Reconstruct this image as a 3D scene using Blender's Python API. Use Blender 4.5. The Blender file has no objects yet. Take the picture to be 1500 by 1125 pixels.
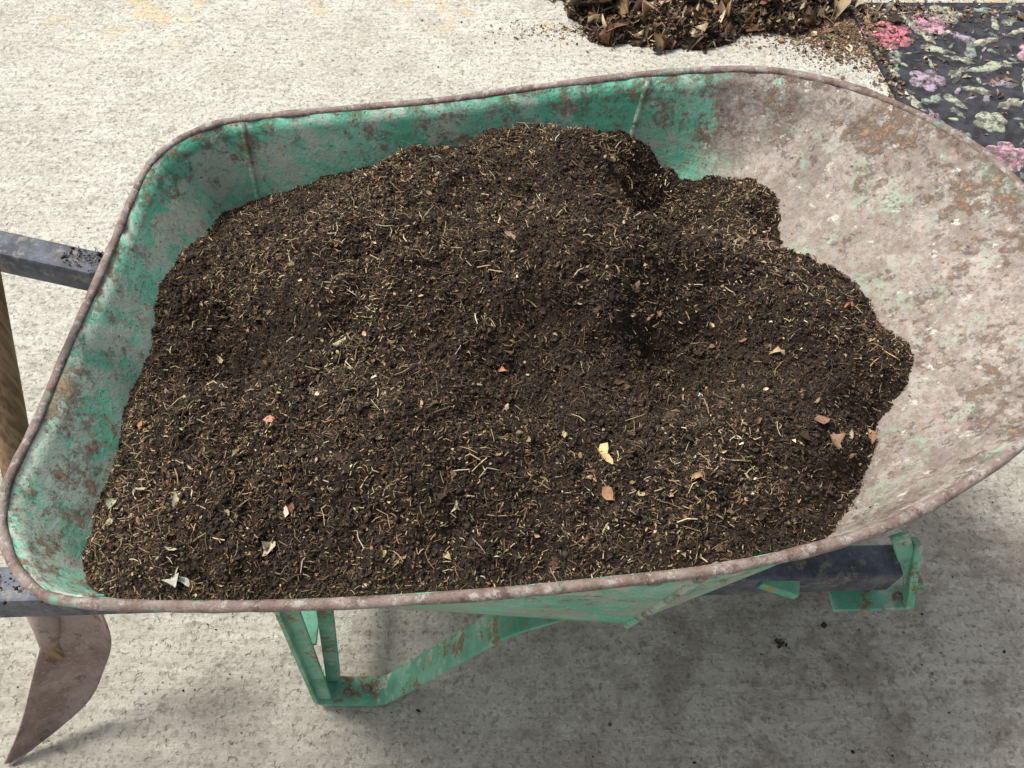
import bpy, math, random
import numpy as np
from mathutils import Vector, noise
from mathutils.bvhtree import BVHTree
random.seed(7); rng=np.random.default_rng(7)
sc=bpy.context.scene; COL=sc.collection

# ---------------------------------------------------------------- helpers
def link(o,parent=None):
    COL.objects.link(o)
    if parent: o.parent=parent
    return o
def empty(name):
    return link(bpy.data.objects.new(name,None))
def mesh_obj(name,V,Fc,mats=(),parent=None,smooth=False,cols=None,midx=None):
    me=bpy.data.meshes.new(name)
    V=np.asarray(V,dtype=np.float32)
    if isinstance(Fc,np.ndarray):
        k=Fc.shape[1]; n=len(Fc)
        me.vertices.add(len(V)); me.vertices.foreach_set("co",V.ravel())
        me.loops.add(n*k); me.loops.foreach_set("vertex_index",Fc.astype(np.int32).ravel())
        me.polygons.add(n); me.polygons.foreach_set("loop_start",np.arange(0,n*k,k,dtype=np.int32))
        me.polygons.foreach_set("loop_total",np.full(n,k,dtype=np.int32))
        me.update(calc_edges=True); me.validate()
    else:
        me.from_pydata([tuple(map(float,v)) for v in V],[],Fc)
    if cols is not None:
        a=me.color_attributes.new("Col",'FLOAT_COLOR','POINT')
        cc=np.ones((len(V),4),dtype=np.float32); cc[:,:3]=cols
        a.data.foreach_set("color",cc.ravel())
    for m in mats: me.materials.append(m)
    if midx is not None: me.polygons.foreach_set("material_index",np.asarray(midx,dtype=np.int32))
    if smooth: me.polygons.foreach_set("use_smooth",[True]*len(me.polygons))
    return link(bpy.data.objects.new(name,me),parent)
class NT:
    def __init__(s,name):
        s.m=bpy.data.materials.new(name); s.m.use_nodes=True; s.t=s.m.node_tree
        s.b=s.t.nodes["Principled BSDF"]; s.tc=s.t.nodes.new("ShaderNodeTexCoord")
    def n(s,t): return s.t.nodes.new(t)
    def l(s,a,b): s.t.links.new(a,b)
    def co(s,scale=(1,1,1)):
        mp=s.n("ShaderNodeMapping"); mp.inputs["Scale"].default_value=scale; s.l(s.tc.outputs["Object"],mp.inputs[0]); return mp.outputs[0]
    def noise(s,scale,detail=6,rough=.6,vec=None,dist=0,w=None):
        n=s.n("ShaderNodeTexNoise"); n.inputs["Scale"].default_value=scale; n.inputs["Detail"].default_value=detail
        n.inputs["Roughness"].default_value=rough; n.inputs["Distortion"].default_value=dist
        v=vec if vec else s.tc.outputs["Object"]
        if w is not None:
            mp=s.n("ShaderNodeMapping"); mp.inputs["Location"].default_value=(w*3.7,w*1.9,w*2.3); s.l(v,mp.inputs[0]); v=mp.outputs[0]
        s.l(v,n.inputs["Vector"]); return n.outputs["Fac"]
    def vor(s,scale,feature='F1',out="Distance"):
        n=s.n("ShaderNodeTexVoronoi"); n.feature=feature; n.inputs["Scale"].default_value=scale
        s.l(s.tc.outputs["Object"],n.inputs["Vector"]); return n.outputs[out]
    def rmp(s,x,a,b,lo=0,hi=1):
        n=s.n("ShaderNodeMapRange"); n.interpolation_type='SMOOTHSTEP'
        for k,v in zip((1,2,3,4),(a,b,lo,hi)): n.inputs[k].default_value=v
        s.l(x,n.inputs[0]); return n.outputs[0]
    def mix(s,f,a,b,mode='MIX'):
        n=s.n("ShaderNodeMix"); n.data_type='RGBA'; n.blend_type=mode
        if not isinstance(f,(int,float)): s.l(f,n.inputs[0])
        else: n.inputs[0].default_value=f
        for k,v in ((6,a),(7,b)):
            if isinstance(v,tuple): n.inputs[k].default_value=(*v,1)
            else: s.l(v,n.inputs[k])
        return n.outputs[2]
    def math(s,op,a,b=0,c=0):
        n=s.n("ShaderNodeMath"); n.operation=op
        for k,v in enumerate((a,b,c)):
            if isinstance(v,(int,float)): n.inputs[k].default_value=v
            else: s.l(v,n.inputs[k])
        return n.outputs[0]
    def attr(s,name,out="Color"):
        n=s.n("ShaderNodeAttribute"); n.attribute_name=name; return n.outputs[out]
    def sep(s,x):
        n=s.n("ShaderNodeSeparateXYZ"); s.l(x,n.inputs[0]); return n.outputs
    def done(s,col,rough=.85,bump=None,bd=.002,bs=1,metal=0,spec=.3):
        if isinstance(col,tuple): s.b.inputs["Base Color"].default_value=(*col,1)
        else: s.l(col,s.b.inputs["Base Color"])
        if isinstance(rough,(int,float)): s.b.inputs["Roughness"].default_value=rough
        else: s.l(rough,s.b.inputs["Roughness"])
        s.b.inputs["Metallic"].default_value=metal
        s.b.inputs["Specular IOR Level"].default_value=spec
        if bump is not None:
            n=s.n("ShaderNodeBump"); n.inputs["Distance"].default_value=bd; n.inputs["Strength"].default_value=bs
            s.l(bump,n.inputs["Height"]); s.l(n.outputs[0],s.b.inputs["Normal"])
        return s.m

# ---------------------------------------------------------------- materials
def m_concrete():
    t=NT("concrete")
    big=t.noise(1.7,4,.6); mid=t.noise(9,7,.70)
    c=t.mix(t.rmp(big,.3,.7),(.58,.56,.485),(.70,.68,.60))
    c=t.mix(t.rmp(mid,.40,.66,0,.7),c,(.49,.465,.39))
    streak=t.noise(1,7,.74,vec=t.co((10,55,1)),dist=1.2)
    c=t.mix(t.rmp(streak,.55,.64,0,.5),c,(.35,.33,.28))
    md2=t.noise(28,7,.75,w=21.)
    c=t.mix(t.rmp(md2,.52,.60,0,.45),c,(.74,.72,.64))
    vs=t.sep(t.vor(210,out="Color"))
    c=t.mix(t.rmp(vs[0],.72,.92,0,.55),c,(.27,.25,.22))
    c=t.mix(t.rmp(vs[1],.78,.95,0,.6),c,(.80,.77,.69))
    vs2=t.sep(t.vor(95,out="Color"))
    c=t.mix(t.rmp(vs2[0],.92,.98,0,.45),c,(.27,.24,.20))
    fine=t.noise(420,3,.7)
    c=t.mix(t.rmp(fine,.45,.75,0,.5),c,(.33,.31,.27))
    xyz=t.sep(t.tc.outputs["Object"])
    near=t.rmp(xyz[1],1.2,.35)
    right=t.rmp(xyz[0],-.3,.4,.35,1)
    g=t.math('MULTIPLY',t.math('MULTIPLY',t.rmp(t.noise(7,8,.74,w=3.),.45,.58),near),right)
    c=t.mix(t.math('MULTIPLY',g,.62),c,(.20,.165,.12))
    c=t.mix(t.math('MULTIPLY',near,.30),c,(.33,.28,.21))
    s2=t.noise(33,6,.74,w=8.)
    c=t.mix(t.math('MULTIPLY',t.rmp(s2,.58,.67),t.rmp(big,.35,.6,.25,.7)),c,(.20,.18,.15))
    far=t.rmp(xyz[1],1.9,2.2)
    yl=t.math('MULTIPLY',t.math('MULTIPLY',t.rmp(t.noise(7,5,.6,w=5.),.53,.66),far),.5)
    c=t.mix(yl,c,(.68,.50,.24))
    h=t.math('ADD',t.math('MULTIPLY',fine,.7),t.math('ADD',t.math('MULTIPLY',mid,2.5),t.math('MULTIPLY',streak,1.8)))
    h=t.math('SUBTRACT',h,t.rmp(t.noise(90,3,.6),.58,.70,0,1.2))
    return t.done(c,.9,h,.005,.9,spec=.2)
def m_soil():
    t=NT("compost_soil")
    c=t.mix(t.noise(60,7,.7),(.012,.009,.007),(.062,.043,.030))
    c=t.mix(t.rmp(t.noise(7,3,.5),.4,.65,0,.6),c,(.070,.048,.033))
    v=t.sep(t.vor(500,out="Color"))
    c=t.mix(t.rmp(v[0],.85,1,0,.5),c,(.17,.125,.08))
    return t.done(c,.95,t.noise(420,5,.75),.004,1,spec=.15)
def m_bits(name,rough=.8):
    t=NT(name)
    c=t.mix(t.rmp(t.noise(350,3,.6),.3,.7),t.attr("Col"),(.45,.42,.38),'MULTIPLY')
    c=t.mix(.5,t.attr("Col"),c)
    return t.done(c,rough,spec=.25)
def m_tray():
    t=NT("worn_green_paint")
    a=t.sep(t.attr("Col"))   # r: height 0..1, g: front factor, b: rear factor
    n1=t.noise(13,9,.78,dist=.3,w=1.); n2=t.noise(60,8,.80,w=2.); n3=t.noise(9,8,.74,w=4.); n4=t.noise(150,6,.75,w=7.)
    c=t.mix(t.rmp(t.noise(12,6,.65),.38,.62),(.115,.48,.315),(.25,.60,.44))
    pr=t.math('ADD',n1,t.math('MULTIPLY',a[2],.05))
    c=t.mix(t.rmp(pr,.50,.57,0,.75),c,(.56,.57,.49))
    c=t.mix(t.rmp(n2,.52,.58,0,.6),c,(.58,.57,.49))
    fr=t.math('ADD',n3,t.math('MULTIPLY',a[1],.42))
    fr=t.math('ADD',fr,t.math('MULTIPLY',t.math('SUBTRACT',n2,.5),.6))
    brown=t.mix(t.rmp(n1,.42,.57),(.225,.170,.150),(.335,.28,.25))
    brown=t.mix(t.rmp(n4,.47,.57,0,.7),brown,(.17,.115,.09))
    brown=t.mix(t.rmp(t.noise(30,8,.80,w=6.),.52,.60,0,.65),brown,(.45,.40,.355))
    c=t.mix(t.rmp(fr,.65,.77,0,.96),c,brown)
    clus=t.noise(11,9,.78,w=9.)
    rs=t.math('ADD',t.math('MULTIPLY',n2,.55),t.math('MULTIPLY',clus,.45))
    rs=t.math('ADD',rs,t.math('MULTIPLY',t.math('SUBTRACT',a[0],.72),.13))
    rs=t.math('SUBTRACT',rs,t.math('MULTIPLY',a[1],.02))
    rcol=t.mix(t.rmp(n4,.4,.6),(.19,.115,.075),(.37,.235,.145))
    c=t.mix(t.rmp(rs,.535,.585,0,.9),c,rcol)
    c=t.mix(t.math('MULTIPLY',t.rmp(n4,.565,.61,0,.85),t.rmp(clus,.43,.55,.15,1)),c,rcol)
    c=t.mix(t.math('MULTIPLY',t.rmp(t.noise(34,7,.78,w=15.),.60,.66,0,.65),t.rmp(a[1],.9,.3,.35,1)),c,(.46,.23,.075))
    fl=t.noise(46,8,.74,vec=t.co((1,1.3,1)),w=11.)
    c=t.mix(t.math('MULTIPLY',t.rmp(fl,.605,.63),t.rmp(a[1],.1,.5,.4,.8)),c,(.64,.59,.51))
    c=t.mix(t.math('MULTIPLY',t.rmp(t.noise(22,9,.8,w=12.),.53,.64,0,.6),a[1]),c,(.31,.43,.31))
    c=t.mix(t.rmp(t.noise(180,4,.7,w=13.),.61,.67,0,.8),c,(.07,.05,.04))
    c=t.mix(t.math('MULTIPLY',t.rmp(a[0],.85,.45),t.rmp(n1,.42,.6,.05,.50)),c,(.24,.20,.165))
    h=t.math('ADD',t.rmp(rs,.51,.60),t.math('MULTIPLY',n4,1.4))
    h=t.math('ADD',h,t.math('MULTIPLY',t.noise(7,3,.5),10))
    return t.done(c,t.rmp(rs,.48,.58,.5,.85),h,.0016,.9,spec=.4)
def m_rim():
    t=NT("rusty_rim")
    c=t.mix(t.rmp(t.noise(25,8,.75),.38,.6),(.17,.11,.088),(.27,.21,.182))
    c=t.mix(t.rmp(t.noise(65,8,.80,w=2.),.52,.59,0,.7),c,(.46,.43,.39))
    c=t.mix(t.rmp(t.noise(50,8,.78,w=3.),.53,.60,0,.85),c,(.10,.06,.04))
    c=t.mix(t.rmp(t.noise(14,8,.75,w=5.),.58,.64,0,.7),c,(.16,.38,.26))
    return t.done(c,.45,t.noise(170,6,.75),.0025,1.,spec=.55)
def m_frame():
    t=NT("green_frame_paint")
    c=t.mix(t.rmp(t.noise(20,6,.6),.35,.65),(.10,.34,.22),(.22,.50,.36))
    c=t.mix(t.rmp(t.noise(24,9,.78,w=2.),.53,.58,0,.9),c,(.22,.125,.07))
    c=t.mix(t.rmp(t.noise(38,8,.78,w=4.),.55,.60,0,.85),c,(.48,.48,.40))
    c=t.mix(t.rmp(t.noise(40,6,.75,w=5.),.60,.64),c,(.46,.23,.05))
    return t.done(c,.55,t.noise(150,5,.7),.0015,.9)
def m_handle():
    t=NT("dusty_dark_bar")
    c=t.mix(t.rmp(t.noise(14,8,.75),.38,.62),(.05,.056,.07),(.13,.145,.175))
    c=t.mix(t.rmp(t.noise(60,8,.78,w=2.),.53,.60,0,.7),c,(.26,.23,.19))
    c=t.mix(t.rmp(t.noise(30,8,.78,w=3.),.57,.62,0,.8),c,(.10,.06,.045))
    return t.done(c,.6,t.noise(120,5,.7),.0012,.8)
def m_wood():
    t=NT("weathered_wood")
    g=t.noise(1,8,.65,vec=t.co((160,160,7)))
    c=t.mix(t.rmp(g,.35,.65),(.15,.09,.052),(.36,.24,.145))
    c=t.mix(t.rmp(t.noise(30,6,.7),.55,.7,0,.5),c,(.13,.095,.065))
    return t.done(c,.75,g,.0008,.8)
def m_blade():
    t=NT("rusty_blade")
    c=t.mix(t.rmp(t.noise(14,8,.74),.38,.62),(.22,.145,.12),(.37,.285,.25))
    c=t.mix(t.rmp(t.noise(40,8,.78,w=2.),.54,.62,0,.8),c,(.11,.075,.055))
    c=t.mix(t.rmp(t.noise(150,5,.75,w=3.),.56,.64,0,.6),c,(.42,.36,.32))
    return t.done(c,.5,t.noise(90,6,.7),.0015,.9,spec=.5)
def m_simple(name,col,col2,sc_=40,rough=.8,bs=.6):
    t=NT(name); c=t.mix(t.rmp(t.noise(sc_,7,.7),.35,.65),col,col2)
    return t.done(c,rough,t.noise(sc_*4,5,.7),.001,bs)
def m_matcol():
    t=NT("printed_rubber")
    c=t.mix(t.rmp(t.noise(45,8,.78),.45,.56,0,.85),t.attr("Col"),(.055,.05,.055))
    c=t.mix(t.rmp(t.noise(70,6,.75,w=3.),.55,.63,0,.6),c,(.46,.43,.40))
    c=t.mix(t.rmp(t.noise(18,5,.7,w=6.),.50,.60,0,.6),c,(.08,.065,.06))
    return t.done(c,.8,t.noise(120,6,.7),.003,1)
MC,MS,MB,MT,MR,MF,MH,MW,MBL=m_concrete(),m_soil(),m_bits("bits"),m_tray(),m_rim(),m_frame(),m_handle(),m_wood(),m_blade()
MRUB=m_simple("black_rubber",(.015,.015,.018),(.05,.05,.058),30)
MTYRE=m_simple("tyre_rubber",(.02,.02,.02),(.05,.045,.04),30)
MMAT=m_matcol()

# ---------------------------------------------------------------- ground
S=40.
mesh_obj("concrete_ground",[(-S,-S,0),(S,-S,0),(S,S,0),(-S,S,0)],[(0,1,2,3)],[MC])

# ---------------------------------------------------------------- tray
rim=[(-.401,.291),(-.304,.283),(-.18,.281),(-.03,.285),(.089,.293),(.177,.301),(.267,.318),(.341,.342),(.409,.377),(.469,.417),(.526,.475),(.567,.547),(.586,.629),(.57,.728),(.536,.812),(.464,.899),(.392,.951),(.311,.982),(.18,.988),(.045,.978),(-.09,.964),(-.227,.961),(-.319,.958),(-.383,.951),(-.434,.925),(-.465,.881),(-.473,.824),(-.476,.736),(-.480,.66),(-.486,.572),(-.489,.484),(-.495,.427),(-.493,.389),(-.474,.346),(-.442,.310)]
rim=[(x,y,.62+.085*(x+.35)) for x,y in rim]
def catmull(pts,n):
    pts=np.array(pts,float); N=len(pts); out=[]
    for i in range(N):
        p0,p1,p2,p3=pts[i-1],pts[i],pts[(i+1)%N],pts[(i+2)%N]
        for k in range(n):
            t=k/n
            out.append(.5*((2*p1)+(-p0+p2)*t+(2*p0-5*p1+4*p2-p3)*t*t+(-p0+3*p1-3*p2+p3)*t**3))
    return np.array(out)
C=catmull(rim,8)
def bot(p):
    x=min(max(p[0],-.36),.13); yn=.375-.034*(x+.36)/.49; yf=.90+.055*(x+.33)
    return np.array([x,min(max(p[1],yn),yf),.41])
B=np.array([bot(p) for p in C]); M=len(C)
barrow=empty("wheelbarrow")
V=[];Fc=[];cols=[]; K=12
for k in range(K+1):
    t=k/K
    for p,b in zip(C,B):
        q=b+(p-b)*t
        d=noise.noise(Vector(q)*9)*.0045*math.sin(math.pi*t)
        q=q+np.array([0,0,d]); V.append(q)
        ff=min(max((q[0]-.12)/.28,0),1); lf=min(max((-.30-q[0])/.12,0),1)
        cols.append((t,ff*ff*(3-2*ff),lf))
for k in range(K):
    for i in range(M):
        j=(i+1)%M; Fc.append((k*M+i,k*M+j,(k+1)*M+j,(k+1)*M+i))
V.append(np.array([-.11,.63,.41])); cols.append((0,0,0)); ci=len(V)-1
for i in range(M): Fc.append(((i+1)%M,i,ci))
bvh=BVHTree.FromPolygons([Vector(v) for v in V],Fc)
tray=mesh_obj("tray",V,Fc,[MT],barrow,True,cols=np.array(cols))
so=tray.modifiers.new("s",'SOLIDIFY'); so.thickness=.003; so.offset=-1
# rolled rim tube
def tube(name,pts,r,mat,parent,closed=False,ns=12,rj=0,cols=None):
    pts=np.array(pts,float); N=len(pts); V=[];Fc=[]
    for i in range(N):
        a=pts[i-1] if (i>0 or closed) else pts[i]; b=pts[(i+1)%N] if (i<N-1 or closed) else pts[i]
        T=(b-a)/np.linalg.norm(b-a); up=np.array([0,0,1.]) if abs(T[2])<.9 else np.array([1.,0,0])
        s1=np.cross(T,up); s1/=np.linalg.norm(s1); s2=np.cross(s1,T)
        rr=(r[i] if hasattr(r,'__len__') else r)*(1+rj*noise.noise(Vector(pts[i])*40))
        for k in range(ns):
            an=2*math.pi*k/ns; V.append(pts[i]+rr*(math.cos(an)*s1+math.sin(an)*s2))
    for i in range(N if closed else N-1):
        j=(i+1)%N
        for k in range(ns): Fc.append((i*ns+k,i*ns+(k+1)%ns,j*ns+(k+1)%ns,j*ns+k))
    if not closed: Fc+= [tuple(range(ns))[::-1],tuple((N-1)*ns+k for k in range(ns))]
    return mesh_obj(name,V,Fc,[mat],parent,True,cols=cols)
cen=C.mean(0)
tube("rolled_rim",[p+np.array([*( (p-cen)[:2]/np.linalg.norm((p-cen)[:2])*.003),.001+.002*noise.noise(Vector(p)*6)]) for p in C],.0054,MR,barrow,True,rj=.25)
# pressed seams
def seam(name,ir,bx):
    a=C[ir]; b=np.array(bx); n=12; pts=[b+(a-b)*i/n for i in range(n+1)]
    cc=np.zeros((13*8,3)); cc[:,0]=1; cc[:,2]=1
    return tube(name,pts,.0050,MT,barrow,ns=8,cols=cc)
def nearest(x,y): return int(np.argmin((C[:,0]-x)**2+(C[:,1]-y)**2))
for nm,(rx,ry),bb in (("seam_front_far",(.18,.99),bot((.18,.99))),("seam_front_near",(.177,.30),bot((.2,.3))),("seam_rear_far",(-.36,.955),bot((-.4,.95))),("seam_rear_near",(-.39,.29),bot((-.4,.3)))):
    seam(nm,nearest(rx,ry),bb)

# ---------------------------------------------------------------- frame
def beam(p0,p1,w,h,side=(0,1,0)):
    p0=np.array(p0,float);p1=np.array(p1,float);T=p1-p0;T/=np.linalg.norm(T)
    sd=np.array(side,float); sd-=T*sd.dot(T); sd/=np.linalg.norm(sd); up=np.cross(T,sd)
    V=[];
    for p in (p0,p1):
        for a,b in ((-1,-1),(1,-1),(1,1),(-1,1)): V.append(p+sd*a*w/2+up*b*h/2)
    return V,[(0,1,2,3),(7,6,5,4),(0,4,5,1),(1,5,6,2),(2,6,7,3),(3,7,4,0)]
def beams(name,lst,mat,parent,bev=.003):
    V=[];Fc=[]
    for l in lst:
        v,f=beam(*l); o=len(V); V+=v; Fc+=[tuple(i+o for i in q) for q in f]
    ob=mesh_obj(name,V,Fc,[mat],parent)
    b=ob.modifiers.new("b",'BEVEL'); b.width=bev; b.segments=2
    return ob
def strap(name,path,w,th,mat,parent,r=.02,side=(0,1,0)):
    P_=[np.array(p,float) for p in path]; pts=[P_[0]]
    for i in range(1,len(P_)-1):
        a,b,c_=P_[i-1],P_[i],P_[i+1]; da=(a-b)/np.linalg.norm(a-b); dc=(c_-b)/np.linalg.norm(c_-b)
        for t in np.linspace(0,1,7): pts.append((1-t)**2*(b+da*r)+2*t*(1-t)*b+t*t*(b+dc*r))
    pts.append(P_[-1]); V=[];Fc=[]; sd=np.array(side,float)
    for i,p in enumerate(pts):
        T=pts[min(i+1,len(pts)-1)]-pts[max(i-1,0)]; T/=np.linalg.norm(T); s_=sd-T*sd.dot(T); s_/=np.linalg.norm(s_); u=np.cross(T,s_)
        for a,b in ((-1,-1),(1,-1),(1,1),(-1,1)): V.append(p+s_*a*w/2+u*b*th/2)
    n=len(pts)
    for i in range(n-1):
        for k in range(4): Fc.append((i*4+k,i*4+(k+1)%4,i*4+4+(k+1)%4,i*4+4+k))
    Fc+=[(3,2,1,0),tuple((n-1)*4+k for k in range(4))]
    ob=mesh_obj(name,V,Fc,[mat],parent); bm_=ob.modifiers.new("b",'BEVEL'); bm_.width=.0012; bm_.segments=2; bm_.limit_method='ANGLE'
    return ob
beams("handle_near",[((-1.0,.335,.485),(.475,.437,.345),.042,.05)],MH,barrow,.004)
beams("handle_far",[((-1.0,.92,.49),(-.58,.835,.45),.042,.045),((-.585,.836,.45),(.475,.72,.345),.042,.05)],MH,barrow,.004)
for tag,yo,sg in (("near",0,1),("far",.455,-1)):
    y=.378+yo
    strap("leg_strap_"+tag,[(-.272,y+.004*sg,.405),(-.296,y,.010),(-.195,y,.010),(-.004,y,.325),(.09,y+.012*sg,.372)],.044,.006,MF,barrow)
    beams("leg_post_"+tag,[((-.262,y-.004*sg,.40),(-.284,y-.012*sg,.02),.022,.005,(1,0,0)),
      ((-.228,y+.035*sg,.40),(-.275,y+.02*sg,.015),.014,.020)],MF,barrow,.0012)
beams("leg_crosstie",[((-.29,.40,.16),(-.29,.81,.16),.03,.006,(1,0,0))],MF,barrow,.001)
beams("front_bracket_near",[((.466,.452,.410),(.512,.416,.318),.022,.006,(1,0,0)),
   ((.405,.410,.308),(.512,.414,.305),.032,.006),((.300,.412,.375),(.345,.400,.368),.025,.015),
   ((.500,.402,.31),(.492,.450,.395),.010,.018,(1,0,0))],MF,barrow,.0015)
beams("front_bracket_far",[((.458,.70,.415),(.515,.735,.315),.030,.006,(1,0,0)),((.405,.73,.306),(.512,.735,.303),.040,.006)],MF,barrow,.0015)
beams("axle_hangers",[((.43,.45,.315),(.43,.71,.315),.03,.012,(1,0,0)),((.43,.60,.31),(.43,.60,.16),.03,.006,(1,0,0)),((.43,.72,.31),(.43,.72,.16),.03,.006,(1,0,0))],MF,barrow,.0015)
bpy.ops.mesh.primitive_torus_add(major_radius=.125,minor_radius=.04,major_segments=48,minor_segments=16,location=(.43,.66,.166),rotation=(math.pi/2,0,0))
w=bpy.context.object; w.name="tyre"; w.data.materials.append(MTYRE); w.parent=barrow
bpy.ops.mesh.primitive_cylinder_add(radius=.1,depth=.03,location=(.43,.66,.166),rotation=(math.pi/2,0,0)); w=bpy.context.object; w.name="hub"; w.data.materials.append(MF); w.parent=barrow
tube("axle",[(.43,.59,.166),(.43,.73,.166)],.009,MR,barrow)
for i,(x,y,z) in enumerate([(-.25,.374,.016),(.49,.411,.311),(-.222,.380,.016)]):
    bpy.ops.mesh.primitive_cylinder_add(vertices=6,radius=.007,depth=.008,location=(x,y,z)); w=bpy.context.object; w.name="bolt"; w.data.materials.append(MR); w.parent=barrow

# ---------------------------------------------------------------- compost
bnd=[(-.404,.318,.572),(-.36,.297,.598),(-.31,.291,.606),(-.18,.288,.618),(-.03,.292,.629),(.09,.300,.638),(.18,.308,.645),(.25,.325,.635),(.302,.353,.612),(.353,.408,.600),(.398,.5,.595),(.435,.563,.609),(.422,.661,.596),(.393,.712,.581),(.349,.774,.557),(.349,.845,.572),(.329,.89,.573),(.303,.916,.562),(.241,.942,.535),(.205,.961,.560),(.179,.968,.585),(.093,.968,.598),(-.047,.955,.586),(-.141,.947,.571),(-.258,.938,.542),(-.339,.927,.512),(-.397,.908,.503),(-.423,.851,.523),(-.438,.767,.545),(-.440,.683,.545),(-.443,.573,.541),(-.441,.514,.535),(-.443,.451,.536),(-.446,.392,.536),(-.430,.347,.542)]
inner=[(.175,.85,.512),(.20,.89,.505),(.235,.84,.527),(.20,.80,.525),(.30,.83,.592),(.28,.77,.585),(-.036,.618,.682),(.05,.68,.690),(.10,.74,.675),(.108,.81,.665),(.095,.86,.660),(.03,.80,.650),(-.335,.668,.532),(-.30,.60,.545),(-.37,.75,.550),(-.22,.70,.668),(-.25,.64,.640),(.336,.614,.652),(.25,.66,.666),(.25,.615,.645),(-.04,.85,.645),(-.031,.41,.660),(.21,.555,.598),(.15,.575,.614),(.20,.70,.668),(.30,.72,.615),(-.167,.467,.664),(-.12,.53,.644),(-.305,.446,.622),(.267,.44,.657),(.10,.45,.648),(.10,.60,.678),(-.37,.5,.595),(-.40,.58,.580),(-.2,.36,.645),(.1,.36,.655),(-.25,.80,.600),(-.15,.76,.665),(.34,.52,.640),(-.36,.37,.598),(-.31,.53,.600),(-.1,.69,.675),(0,.53,.630),(-.07,.48,.670)]
P3=np.array(bnd+inner)
def tps(A,Bp):
    d=np.linalg.norm(A[:,None,:2]-Bp[None,:,:2],axis=2)+1e-9
    return d*d*np.log(d)
n=len(P3); A=np.zeros((n+3,n+3)); A[:n,:n]=tps(P3,P3)+np.eye(n)*1e-5
A[:n,n]=1;A[:n,n+1:]=P3[:,:2];A[n,:n]=1;A[n+1:,:n]=P3[:,:2].T
W=np.linalg.solve(A,np.concatenate([P3[:,2],[0,0,0]]))
def H(xy):
    r=[]
    for i in range(0,len(xy),20000):
        q=xy[i:i+20000]; r.append(tps(q,P3)@W[:n]+W[n]+q@W[n+1:])
    return np.concatenate(r)
bc=catmull(bnd,30); NA=len(bc); NR=230; ctr=np.array([-.02,.62])
tt=np.linspace(0,1,NR+1)[1:]**.85
XY=np.concatenate([ctr+(bc[:,:2]-ctr)*t for t in tt]); Z=H(XY)
tt_all=np.repeat(tt,NA)
zb=np.tile(bc[:,2],NR); wE=np.clip((tt_all-.93)/.07,0,1); Z=Z*(1-wE)+zb*wE
N_=np.empty(len(XY))
for i,(x,y) in enumerate(XY):
    v=Vector((x,y,Z[i]))
    N_[i]=.018*noise.noise(v*10)+.012*noise.noise(v*22)+.0075*noise.noise(v*48)+.0050*abs(noise.noise(v*95))+.0030*noise.noise(v*210)+.0018*noise.noise(v*430)
N_*= (1-.5*wE)
Z=Z+N_
SV=np.column_stack([XY,Z]); 
i0=np.arange(NA); i1=(i0+1)%NA; fs=[]
for k in range(NR-1): fs.append(np.column_stack([k*NA+i0,k*NA+i1,(k+1)*NA+i1,(k+1)*NA+i0]))
fs=np.vstack(fs)[:,::-1]
heap=mesh_obj("compost_heap",SV,fs[:,::-1],[MS],None,False)
def rots(n,tilt=math.pi):
    yaw=rng.uniform(0,2*math.pi,n); p=rng.normal(0,1,n)*tilt; r=rng.normal(0,1,n)*tilt
    cy,sy,cp,sp,cr,sr=np.cos(yaw),np.sin(yaw),np.cos(p),np.sin(p),np.cos(r),np.sin(r)
    Rm=np.empty((n,3,3))
    Rm[:,0,0]=cy*cp;Rm[:,0,1]=cy*sp*sr-sy*cr;Rm[:,0,2]=cy*sp*cr+sy*sr
    Rm[:,1,0]=sy*cp;Rm[:,1,1]=sy*sp*sr+cy*cr;Rm[:,1,2]=sy*sp*cr-cy*sr
    Rm[:,2,0]=-sp;Rm[:,2,1]=cp*sr;Rm[:,2,2]=cp*cr
    return Rm
OCT_V=np.array([(1,0,0),(-1,0,0),(0,1,0),(0,-1,0),(0,0,1),(0,0,-1)],float)
OCT_F=np.array([(0,2,4),(2,1,4),(1,3,4),(3,0,4),(2,0,5),(1,2,5),(3,1,5),(0,3,5)])
ST_V=np.array([(x,math.cos(a)*.5,math.sin(a)*.5) for x in (-.5,0,.5) for a in (0,2.09,4.19)])
ST_F=np.array([q for s_ in (0,3) for q in [(s_+0,s_+1,s_+4),(s_+0,s_+4,s_+3),(s_+1,s_+2,s_+5),(s_+1,s_+5,s_+4),(s_+2,s_+0,s_+3),(s_+2,s_+3,s_+5)]])
LF_V=[];
for i in range(5):
    x=-.5+i/4; wd=[.12,.42,.5,.36,.05][i]
    for j in (-1,0,1): LF_V.append((x,j*wd,0))
LF_V=np.array(LF_V); LF_F=np.array([q for i in range(4) for j in range(2) for q in [(i*3+j,i*3+j+3,i*3+j+4),(i*3+j,i*3+j+4,i*3+j+1)]])
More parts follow.
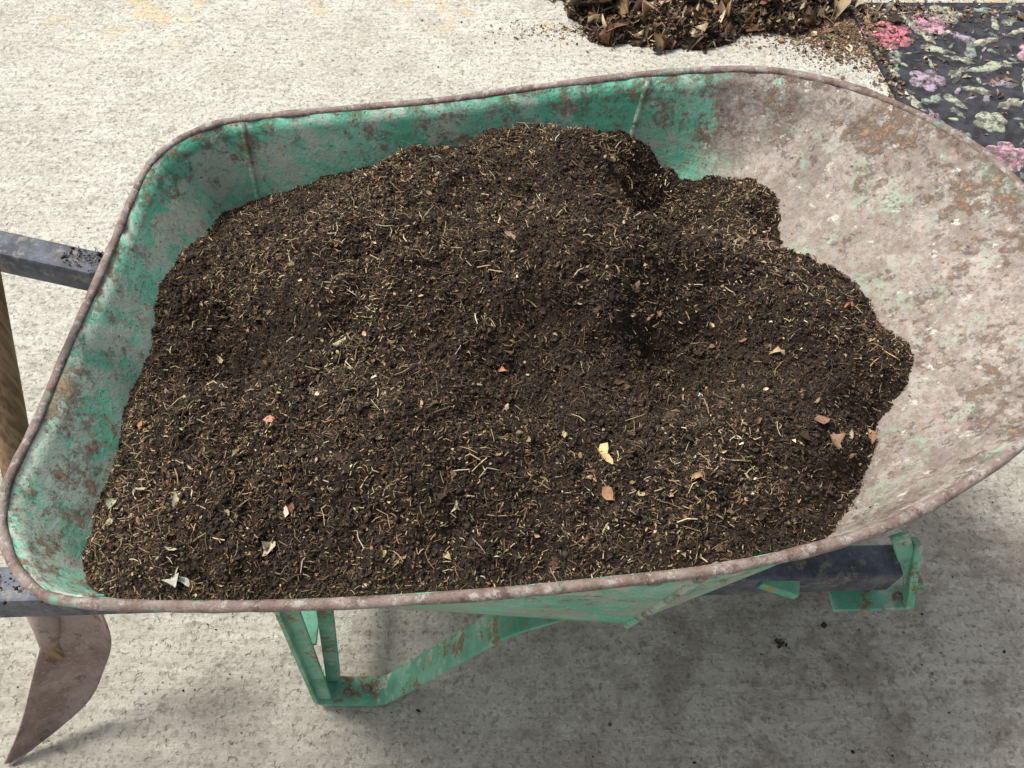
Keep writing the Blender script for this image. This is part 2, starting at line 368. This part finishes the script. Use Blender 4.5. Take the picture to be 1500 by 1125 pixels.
def scatter(kind,centers,size,width,cols,tilt,curl=.3,jit=.3,bend=.06):
    n=len(centers); bv,bf={'c':(OCT_V,OCT_F),'s':(ST_V,ST_F),'l':(LF_V,LF_F)}[kind]
    v=np.repeat(bv[None],n,0).copy()
    if kind=='c':
        v*= (1+rng.uniform(-jit,jit,v.shape)); v*=size[:,None,None]*rng.uniform(.5,1.25,(n,1,3))
    elif kind=='s':
        bd=rng.normal(0,bend,(n,2)); mid=np.array([0,0,0,1,1,1,0,0,0.])
        v[:,:,0]*=size[:,None]; v[:,:,1:]*=width[:,None,None]; v[:,:,1]*=rng.uniform(1,2.2,(n,1))
        v[:,:,1]+=mid*bd[:,:1]*size[:,None]; v[:,:,2]+=mid*bd[:,1:]*size[:,None]
    else:
        v[:,:,1]*=(1+rng.uniform(-jit,jit,v.shape[:2])); v[:,:,0]+=rng.uniform(-.1,.1,v.shape[:2])
        cu=rng.normal(0,curl,(n,1)); cv=rng.normal(0,curl,(n,1))
        v[:,:,2]=cu*v[:,:,0]**2*2+cv*v[:,:,1]**2*3+rng.normal(0,.05,v.shape[:2])
        v[:,:,0]*=size[:,None];v[:,:,2]*=size[:,None]; v[:,:,1]*=width[:,None]
    v=np.einsum('nij,nkj->nki',rots(n,tilt),v)+centers[:,None,:]
    f=(bf[None]+(np.arange(n)*len(bv))[:,None,None]).reshape(-1,3)
    return v.reshape(-1,3),f,np.repeat(cols,len(bv),0)
def merge(lst):
    V=[];Fc=[];Cc=[];o=0
    for v,f,c_ in lst: V.append(v);Fc.append(f+o);Cc.append(c_);o+=len(v)
    return np.vstack(V),np.vstack(Fc),np.vstack(Cc)
def palette(n,pal,wts,var=.25):
    pal=np.array(pal); k=rng.choice(len(pal),n,p=np.array(wts)/sum(wts))
    return np.clip(pal[k]*(1+rng.normal(0,var,(n,1)))*(1+rng.normal(0,.06,(n,3))),.005,.85)
NV=NR*NA
ringarea=np.repeat(np.gradient(tt)*tt,NA); prob=ringarea/ringarea.sum()
seglen=np.tile(np.linalg.norm(np.roll(bc[:,:2],-1,0)-bc[:,:2],axis=1)*np.linalg.norm(bc[:,:2]-ctr,axis=1),NR); prob=prob*seglen; prob/=prob.sum()
dens=np.array([noise.noise(Vector((x*7,y*7,3.3)))+.5*noise.noise(Vector((x*20,y*20,7.3))) for x,y in XY[::1]])
prob_s=prob*np.clip(.75+1.9*dens,.12,2.4); prob_s/=prob_s.sum()
def onsoil(n,dz=0,maxt=.999,p=None):
    k=rng.choice(NV,int(n*1.05),p=prob if p is None else p); k=k[tt_all[k]<maxt][:n]
    c_=SV[k].copy(); c_[:,2]+=dz; c_[:,:2]+=rng.normal(0,.0008,(len(k),2)); return c_
BR=[(.014,.010,.008),(.033,.023,.017),(.058,.040,.028),(.10,.068,.046)]
TAN=[(.46,.355,.20),(.31,.215,.12),(.60,.51,.345),(.17,.10,.06),(.24,.115,.062)]
parts=[]
cc=onsoil(100000,.0006); parts.append(scatter('c',cc,np.minimum(rng.lognormal(math.log(.0011),.45,len(cc)),.0035),None,palette(len(cc),BR,[4,4,2.6,1]),3))
cc=onsoil(2600,.0008,.96); parts.append(scatter('c',cc,np.minimum(rng.lognormal(math.log(.0027),.35,len(cc)),.0048),None,palette(len(cc),BR,[3,4,2,0]),3,jit=.5))
pm=merge(parts); mesh_obj("crumbs",pm[0],pm[1],[MB],heap,False,cols=pm[2])
parts=[]
cc=onsoil(25000,.0012); L=rng.lognormal(math.log(.0050),.48,len(cc)); parts.append(scatter('s',cc,L,rng.uniform(.0003,.0009,len(cc)),palette(len(cc),[(.12,.08,.048),(.20,.135,.08),(.06,.04,.027)],[4,2.6,2.6]),.35,bend=.1))
cc=onsoil(10500,.0012,p=prob_s); L=rng.lognormal(math.log(.0045),.55,len(cc)); parts.append(scatter('s',cc,L,rng.uniform(.0003,.0009,len(cc)),palette(len(cc),TAN,[4,4.5,1.3,2,1]),.30,bend=.1))
cc=onsoil(550,.0022,.97,p=prob_s); L=rng.uniform(.010,.022,len(cc)); parts.append(scatter('s',cc,L,rng.uniform(.0004,.0010,len(cc)),palette(len(cc),TAN,[3,3,2,1,0]),.2,bend=.12))
cc=onsoil(4500,.0012,p=prob_s); L=rng.lognormal(math.log(.0030),.45,len(cc)); parts.append(scatter('l',cc,L,L*rng.uniform(.25,.9,len(cc)),palette(len(cc),TAN,[2,4,.8,4,3]),.5))
cc=onsoil(700,.0018,.97); L=np.minimum(rng.lognormal(math.log(.0055),.38,len(cc)),.012); parts.append(scatter('l',cc,L,L*rng.uniform(.2,.6,len(cc)),palette(len(cc),TAN,[2,4,1.2,4,3]),.45))
cc=onsoil(1500,.0016,.97); L=np.minimum(rng.lognormal(math.log(.006),.35,len(cc)),.012); parts.append(scatter('l',cc,L,L*rng.uniform(.4,1,len(cc)),palette(len(cc),[(.04,.027,.018),(.085,.055,.035)],[2,1]),.5))
big=[(.085,.415,.022,(.60,.48,.25)),(.09,.408,.016,(.52,.40,.2)),(-.24,.465,.019,(.52,.27,.18)),(-.32,.385,.023,(.55,.46,.33)),(-.225,.335,.019,(.52,.45,.31)),(-.31,.312,.022,(.45,.45,.38)),(-.30,.308,.016,(.5,.48,.42)),(0,.67,.016,(.35,.25,.17)),(.30,.455,.018,(.26,.15,.10)),(.315,.44,.020,(.30,.19,.13)),(.33,.43,.016,(.28,.16,.10)),(.325,.45,.016,(.22,.13,.09)),(-.007,.475,.012,(.5,.42,.28)),(-.14,.51,.008,(.70,.67,.57)),(.2,.52,.009,(.75,.73,.65)),(-.18,.56,.016,(.58,.50,.28)),(.13,.62,.016,(.22,.14,.09)),(.15,.60,.014,(.28,.17,.10)),(.28,.55,.016,(.45,.33,.18)),(.27,.56,.012,(.45,.33,.2)),(.04,.74,.010,(.6,.55,.42)),(-.4,.5,.010,(.45,.2,.08)),(-.01,.53,.010,(.45,.2,.12)),(-.05,.36,.012,(.5,.45,.32)),(-.02,.57,.01,(.5,.25,.15)),(.09,.375,.015,(.35,.2,.12)),(.37,.47,.015,(.32,.17,.1)),(.36,.60,.012,(.45,.25,.14)),(-.35,.62,.012,(.5,.42,.26)),(-.41,.41,.014,(.38,.40,.28)),(-.38,.42,.015,(.45,.40,.28)),(.22,.40,.012,(.45,.38,.24))]
bc_=np.array([(b[0],b[1],0) for b in big]); tree=BVHTree.FromPolygons([Vector(v) for v in SV],[tuple(map(int,f)) for f in fs]) 
for b in bc_:
    h=tree.ray_cast(Vector((b[0],b[1],1.2)),Vector((0,0,-1))); b[2]=(h[0].z if h[0] else .6)+.003
L=np.array([b[2] for b in big]); parts.append(scatter('l',bc_,L*.95,L*rng.uniform(.35,.65,len(L)),np.array([b[3] for b in big]),.22,curl=.4,jit=.6))
v_,f_,c_=merge(parts); mesh_obj("straw_and_leaf_bits",v_,f_,[MB],heap,False,cols=c_)
pts=[]
def onwall(x,y):
    h=bvh.ray_cast(Vector((x,y,1.3)),Vector((0,0,-1))); return h[0]
for (x,y,s_,n_) in [(.395,.748,.006,60),(.462,.852,.004,30),(.468,.842,.005,24),(.44,.70,.02,14),(.40,.76,.03,26),(.47,.66,.05,12),(.42,.54,.03,25)]:
    for _ in range(n_):
        h=onwall(x+random.gauss(0,s_),y+random.gauss(0,s_))
        if h: pts.append((h.x,h.y,h.z+.001))
for i in range(len(bc)):
    for _ in range(6):
        d=bc[i,:2]-ctr; d/=np.linalg.norm(d); q=bc[i,:2]+d*abs(random.gauss(0,.008))
        h=onwall(*q)
        if h and h.z<.64 and abs(h.z-bc[i,2])<.03: pts.append((h.x,h.y,h.z+.0008))
pts=np.array(pts)
v_,f_,c_=scatter('c',pts,np.minimum(rng.lognormal(math.log(.0013),.5,len(pts)),.003),None,palette(len(pts),BR,[5,4,1,.5]),3)
mesh_obj("spilled_crumbs",v_,f_,[MB],heap,False,cols=c_)

# ---------------------------------------------------------------- shovel
shovel=empty("shovel")
hp=[]; 
for i in range(14):
    t=i/13; z=.17+.95*t
    hp.append((-.633+.032*(z-.17)/.2, .385+.085*(z-.17)/.2*.98, z))
tube("wooden_shaft",hp,[.016+.003*math.sin(math.pi*i/13) for i in range(14)],MW,shovel,ns=20)
left=[(-.615,.43,.33),(-.619,.406,.25),(-.665,.355,.15),(-.705,.31,.07),(-.745,.276,.008)]
right=[(-.53,.42,.30),(-.538,.398,.215),(-.578,.383,.125),(-.632,.347,.045),(-.735,.272,.004)]
V=[];Fc=[];nu,nv=20,16
lc=[np.array(p) for p in left]; rc=[np.array(p) for p in right]
def samp(l,t):
    k=min(int(t*4),3); f=t*4-k
    p0=l[max(k-1,0)];p1=l[k];p2=l[k+1];p3=l[min(k+2,4)]
    return .5*((2*p1)+(-p0+p2)*f+(2*p0-5*p1+4*p2-p3)*f*f+(-p0+3*p1-3*p2+p3)*f**3)
for i in range(nu+1):
    for j in range(nv+1):
        a,b=samp(lc,i/nu),samp(rc,i/nu); s_=j/nv
        q=a+(b-a)*s_ + np.array([.1,-.5,.5])*(.022*max(0,(s_-.75)/.25)**2*(1-i/nu)) + np.array([0,.5,-.5])*.010*math.sin(math.pi*s_)
        V.append(q)
for i in range(nu):
    for j in range(nv): a=i*(nv+1)+j; Fc.append((a,a+1,a+nv+2,a+nv+1))
bl=mesh_obj("blade",V,Fc,[MBL],shovel,True); so=bl.modifiers.new("s",'SOLIDIFY'); so.thickness=.003
tube("blade_socket",[(-.605,.425,.34),(-.62,.405,.24),(-.64,.385,.16)],[.021,.019,.012],MBL,shovel,ns=16)

# ---------------------------------------------------------------- mat
mat=empty("floral_doormat")
mx0,my1=.925,2.235
def matp(u,v,z=0): return (mx0+u+v*.075, my1-v, z)
MWd,MHt=.80,1.15
mesh_obj("rubber_base",[matp(0,0,.001),matp(MWd,0,.001),matp(MWd,MHt,.001),matp(0,MHt,.001),matp(0,0,.011),matp(MWd,0,.011),matp(MWd,MHt,.011),matp(0,MHt,.011)],[(0,1,2,3)[::-1],(4,5,6,7)[::-1],(0,1,5,4)[::-1],(1,2,6,5)[::-1],(2,3,7,6)[::-1],(3,0,4,7)[::-1]],[MRUB],mat)
V=[];Fc=[];Cc=[]
def blob(cx,cy,outline,hh,colc,colr):
    o=len(V); n=len(outline)
    V.append((cx,cy,.011+hh*.8)); Cc.append(colc); ph=random.random()*9
    for f,z in ((.55,hh*.95),(.9,hh*.7),(1,0)):
        for i,(x,y) in enumerate(outline):
            ww=f*(1+.13*noise.noise(Vector((x*60+ph,y*60,ph)))*2)
            V.append((cx+x*ww,cy+y*ww,.0105+z)); k=f; Cc.append(tuple(colc[i2]*(1-k)+colr[i2]*k for i2 in range(3)))
    for i in range(n):
        j=(i+1)%n; Fc.append((o,o+1+i,o+1+j))
        for r in range(2): a=o+1+r*n; Fc.append((a+i,a+n+i,a+n+j,a+j))
def flower(cx,cy,R_,k,c1,c2):
    ph=random.random()*6
    for i in range(k):
        a=ph+2*math.pi*i/k+random.uniform(-.15,.15); pr=R_*random.uniform(.40,.52)
        o=[(pr*.95*math.cos(t)*math.cos(a)-pr*.85*math.sin(t)*math.sin(a),pr*.95*math.cos(t)*math.sin(a)+pr*.85*math.sin(t)*math.cos(a)) for t in np.linspace(0,2*math.pi,16,endpoint=False)]
        blob(cx+math.cos(a)*R_*.55,cy+math.sin(a)*R_*.55,o,.003+.001*random.random(),c1,c2)
    for i in range(3):
        a=ph+.4+2*math.pi*i/3; pr=R_*.34
        o=[(pr*math.cos(t),pr*.8*math.sin(t)) for t in np.linspace(0,2*math.pi,12,endpoint=False)]
        blob(cx+math.cos(a)*R_*.2,cy+math.sin(a)*R_*.2,o,.0055+.0006*i,c2,c1)
def leaf(cx,cy,L_,a,w_,c1,c2,lob=0):
    o=[]
    for t in np.linspace(0,2*math.pi,24,endpoint=False):
        x=L_*.5*math.cos(t)*(1+lob*.6*math.cos(5*t)); y=w_*.5*math.sin(t)*(1-.3*math.cos(t))*(1+lob*math.cos(6*t))
        o.append((x*math.cos(a)-y*math.sin(a),x*math.sin(a)+y*math.cos(a)))
    blob(cx,cy,o,.0035,c1,c2)
PK=[((.66,.14,.20),(.56,.20,.26)),((.56,.24,.32),(.52,.37,.41)),((.40,.28,.38),(.36,.32,.40)),((.50,.20,.28),(.48,.36,.40))]
GR=[((.43,.45,.33),(.32,.36,.27)),((.49,.49,.37),(.38,.40,.30)),((.28,.36,.30),(.23,.28,.24)),((.38,.34,.39),(.29,.24,.29)),((.10,.11,.12),(.05,.05,.06))]
placed=[]
def ok(x,y,r):
    for (a,b,c) in placed:
        if (a-x)**2+(b-y)**2<(r+c)**2: return False
    placed.append((x,y,r)); return True
def inmat(x,y,m): 
    v=my1-y; u=x-mx0-v*.075; return m<u<MWd-m and m<v<MHt-m
for (x,y,r,k,c) in [(.995,2.085,.068,6,0),(1.12,2.135,.058,7,1),(1.37,1.99,.06,6,3),(1.05,1.89,.05,5,2),(1.16,1.60,.055,6,1),(1.32,1.70,.06,6,0)]:
    ok(x,y,r*1.1); flower(x,y,r,k,*PK[c])
for _ in range(30):
    x,y=random.uniform(.93,1.8),random.uniform(1.1,2.22); r=random.uniform(.035,.055)
    if inmat(x,y,r) and ok(x,y,r*1.4): flower(x,y,r,random.choice([5,6,7]),*random.choice(PK[2:]+[GR[1],GR[0]]))
for _ in range(1600):
    x,y=random.uniform(.93,1.8),random.uniform(1.1,2.22); r=random.uniform(.028,.04)
    if inmat(x,y,r*.5) and ok(x,y,r*.72):
        c=random.choice(GR[:4]+GR[:2]); leaf(x,y,r*2.2,random.uniform(0,6.3),r*random.uniform(.6,.9),*c,lob=random.choice([.15,.3,.4]))
for _ in range(2500):
    x,y=random.uniform(.93,1.8),random.uniform(1.1,2.22); r=random.uniform(.010,.020)
    if inmat(x,y,r*.5) and ok(x,y,r*.75):
        c=random.choice(GR+[GR[4],GR[4]]); leaf(x,y,r*2.2,random.uniform(0,6.3),r*random.uniform(.4,.9),*c,lob=random.choice([0,.15,.3]))
mesh_obj("flower_relief",V,Fc,[MMAT],mat,True,cols=np.array(Cc))

# ---------------------------------------------------------------- leaf litter
def g2(n,cx,cy,sx,sy): return np.column_stack([rng.normal(cx,sx,n),rng.normal(cy,sy,n)])
def pileh(x,y):
    e=((x-.50)/.58)**2+((y-2.66)/.60)**2
    e+=.35*noise.noise(Vector((x*6,y*6,0)))+.15*noise.noise(Vector((x*18,y*18,0)))
    return max(0,1-e)*.14
nx,ny=110,110; V=[]
for j in range(ny):
    for i in range(nx):
        x=-.2+1.4*i/(nx-1); y=1.95+1.4*j/(ny-1); h=pileh(x,y)
        V.append((x,y,h+.012*noise.noise(Vector((x,y,0))*30)*min(1,h*40)-(.004 if h<=0.001 else 0)))
Fc=[(j*nx+i,j*nx+i+1,(j+1)*nx+i+1,(j+1)*nx+i) for j in range(ny-1) for i in range(nx-1)]
pile=mesh_obj("leaf_litter_pile",V,Fc,[MS],None,True)
parts=[]
LP=[(.09,.058,.038),(.19,.125,.08),(.34,.25,.16),(.045,.032,.024),(.52,.43,.29),(.22,.12,.07)]
def pl(n,lo,ex=0):
    out=[]
    while len(out)<n:
        x,y=random.uniform(-.15,1.15),random.uniform(2.0,2.9); h=pileh(x,y)
        if h>lo: out.append((x,y,h+random.uniform(.0,.014)))
    return np.array(out)
c0=pl(5500,.0005); L=rng.lognormal(math.log(.026),.45,len(c0)); parts.append(scatter('l',c0,L,L*rng.uniform(.15,.7,len(c0)),palette(len(c0),LP,[4,4,2.6,4,2,2]),.5,curl=.6))
c0=pl(7000,.0003); L=rng.lognormal(math.log(.020),.5,len(c0)); parts.append(scatter('s',c0,L,rng.uniform(.001,.003,len(c0)),palette(len(c0),LP,[4,4,2,3,1,2]),.45))
c0=pl(14000,.0001); parts.append(scatter('c',c0,rng.lognormal(math.log(.003),.4,len(c0)),None,palette(len(c0),LP,[4,3,1,5,.3,1]),3))
fr=np.vstack([g2(900,.90,2.12,.08,.07),g2(450,.48,2.10,.22,.03),g2(500,1.08,2.19,.16,.04),g2(300,.95,1.95,.02,.13),g2(250,1.15,1.95,.2,.2)])
zz=np.where((fr[:,0]-.925-(2.235-fr[:,1])*.075>0)&(fr[:,1]<2.235),.015,.002)
fr=np.column_stack([fr,zz]); L=rng.lognormal(math.log(.0075),.5,len(fr)); parts.append(scatter('l',fr,L,L*rng.uniform(.3,.9,len(fr)),palette(len(fr),LP,[4,4,2,2,1,3]),.15))
fr=np.vstack([g2(5000,.88,2.10,.07,.06),g2(1500,.48,2.12,.22,.02)]); fr=np.column_stack([fr,np.full(len(fr),.0012)])
parts.append(scatter('c',fr,rng.lognormal(math.log(.0019),.4,len(fr)),None,palette(len(fr),[(.15,.09,.05),(.24,.15,.09)],[1,1]),3))
v_,f_,c_=merge(parts); mesh_obj("leaves_and_twigs",v_,f_,[MB],pile,False,cols=c_)
# ground grit
fr=np.vstack([g2(60,.60,.42,.12,.10),g2(90,.424,.458,.005,.005),np.column_stack([rng.uniform(-1,1.2,900),rng.uniform(.2,2.4,900)])])
fr=np.column_stack([fr,np.full(len(fr),.001)])
v_,f_,c_=scatter('c',fr,rng.lognormal(math.log(.0012),.45,len(fr)),None,palette(len(fr),BR+[(.5,.48,.42)],[3,3,2,1,2]),3); mesh_obj("ground_grit",v_,f_,[MB],None,False,cols=c_)
pts=np.array([(random.uniform(-.63,-.56),random.gauss(.84,.010),.4775) for _ in range(110)]+[(random.uniform(-.62,-.5),random.gauss(.365,.01),.471) for _ in range(90)])
v_,f_,c_=scatter('c',pts,rng.lognormal(math.log(.0014),.4,len(pts)),None,palette(len(pts),BR,[2,3,3,2]),3)
mesh_obj("crumbs_on_bars",v_,f_,[MB],barrow,False,cols=c_)

# ---------------------------------------------------------------- light & camera
sd=Vector((-.50,.24,1.0)).normalized()
w=bpy.data.worlds.new("World"); sc.world=w; w.use_nodes=True; nt=w.node_tree
sky=nt.nodes.new("ShaderNodeTexSky"); sky.sky_type='NISHITA'; sky.sun_disc=False
sky.sun_elevation=math.asin(sd.z); sky.sun_rotation=math.atan2(sd.x,sd.y)%(2*math.pi)
sky.air_density=1; sky.dust_density=5; sky.ozone_density=.5
hs=nt.nodes.new("ShaderNodeHueSaturation"); hs.inputs["Saturation"].default_value=.4
nt.links.new(sky.outputs[0],hs.inputs["Color"])
nt.links.new(hs.outputs[0],nt.nodes["Background"].inputs[0]); nt.nodes["Background"].inputs[1].default_value=.15
sl=bpy.data.lights.new("sun",'SUN'); sl.energy=3.9; sl.angle=math.radians(16); sl.color=(1,.97,.915)
so_=link(bpy.data.objects.new("sun",sl)); so_.rotation_euler=(-sd).to_track_quat('-Z','Y').to_euler(); so_.location=(-3,3,6)
cam=bpy.data.cameras.new("camera"); co=link(bpy.data.objects.new("camera",cam))
co.location=(0,0,1.37); co.rotation_euler=(math.radians(35),0,0); cam.sensor_width=36; cam.lens=36*1273/1500; cam.clip_end=200; cam.clip_start=.01
sc.camera=co
sc.view_settings.view_transform='Standard'; sc.view_settings.look='None'; sc.view_settings.exposure=0
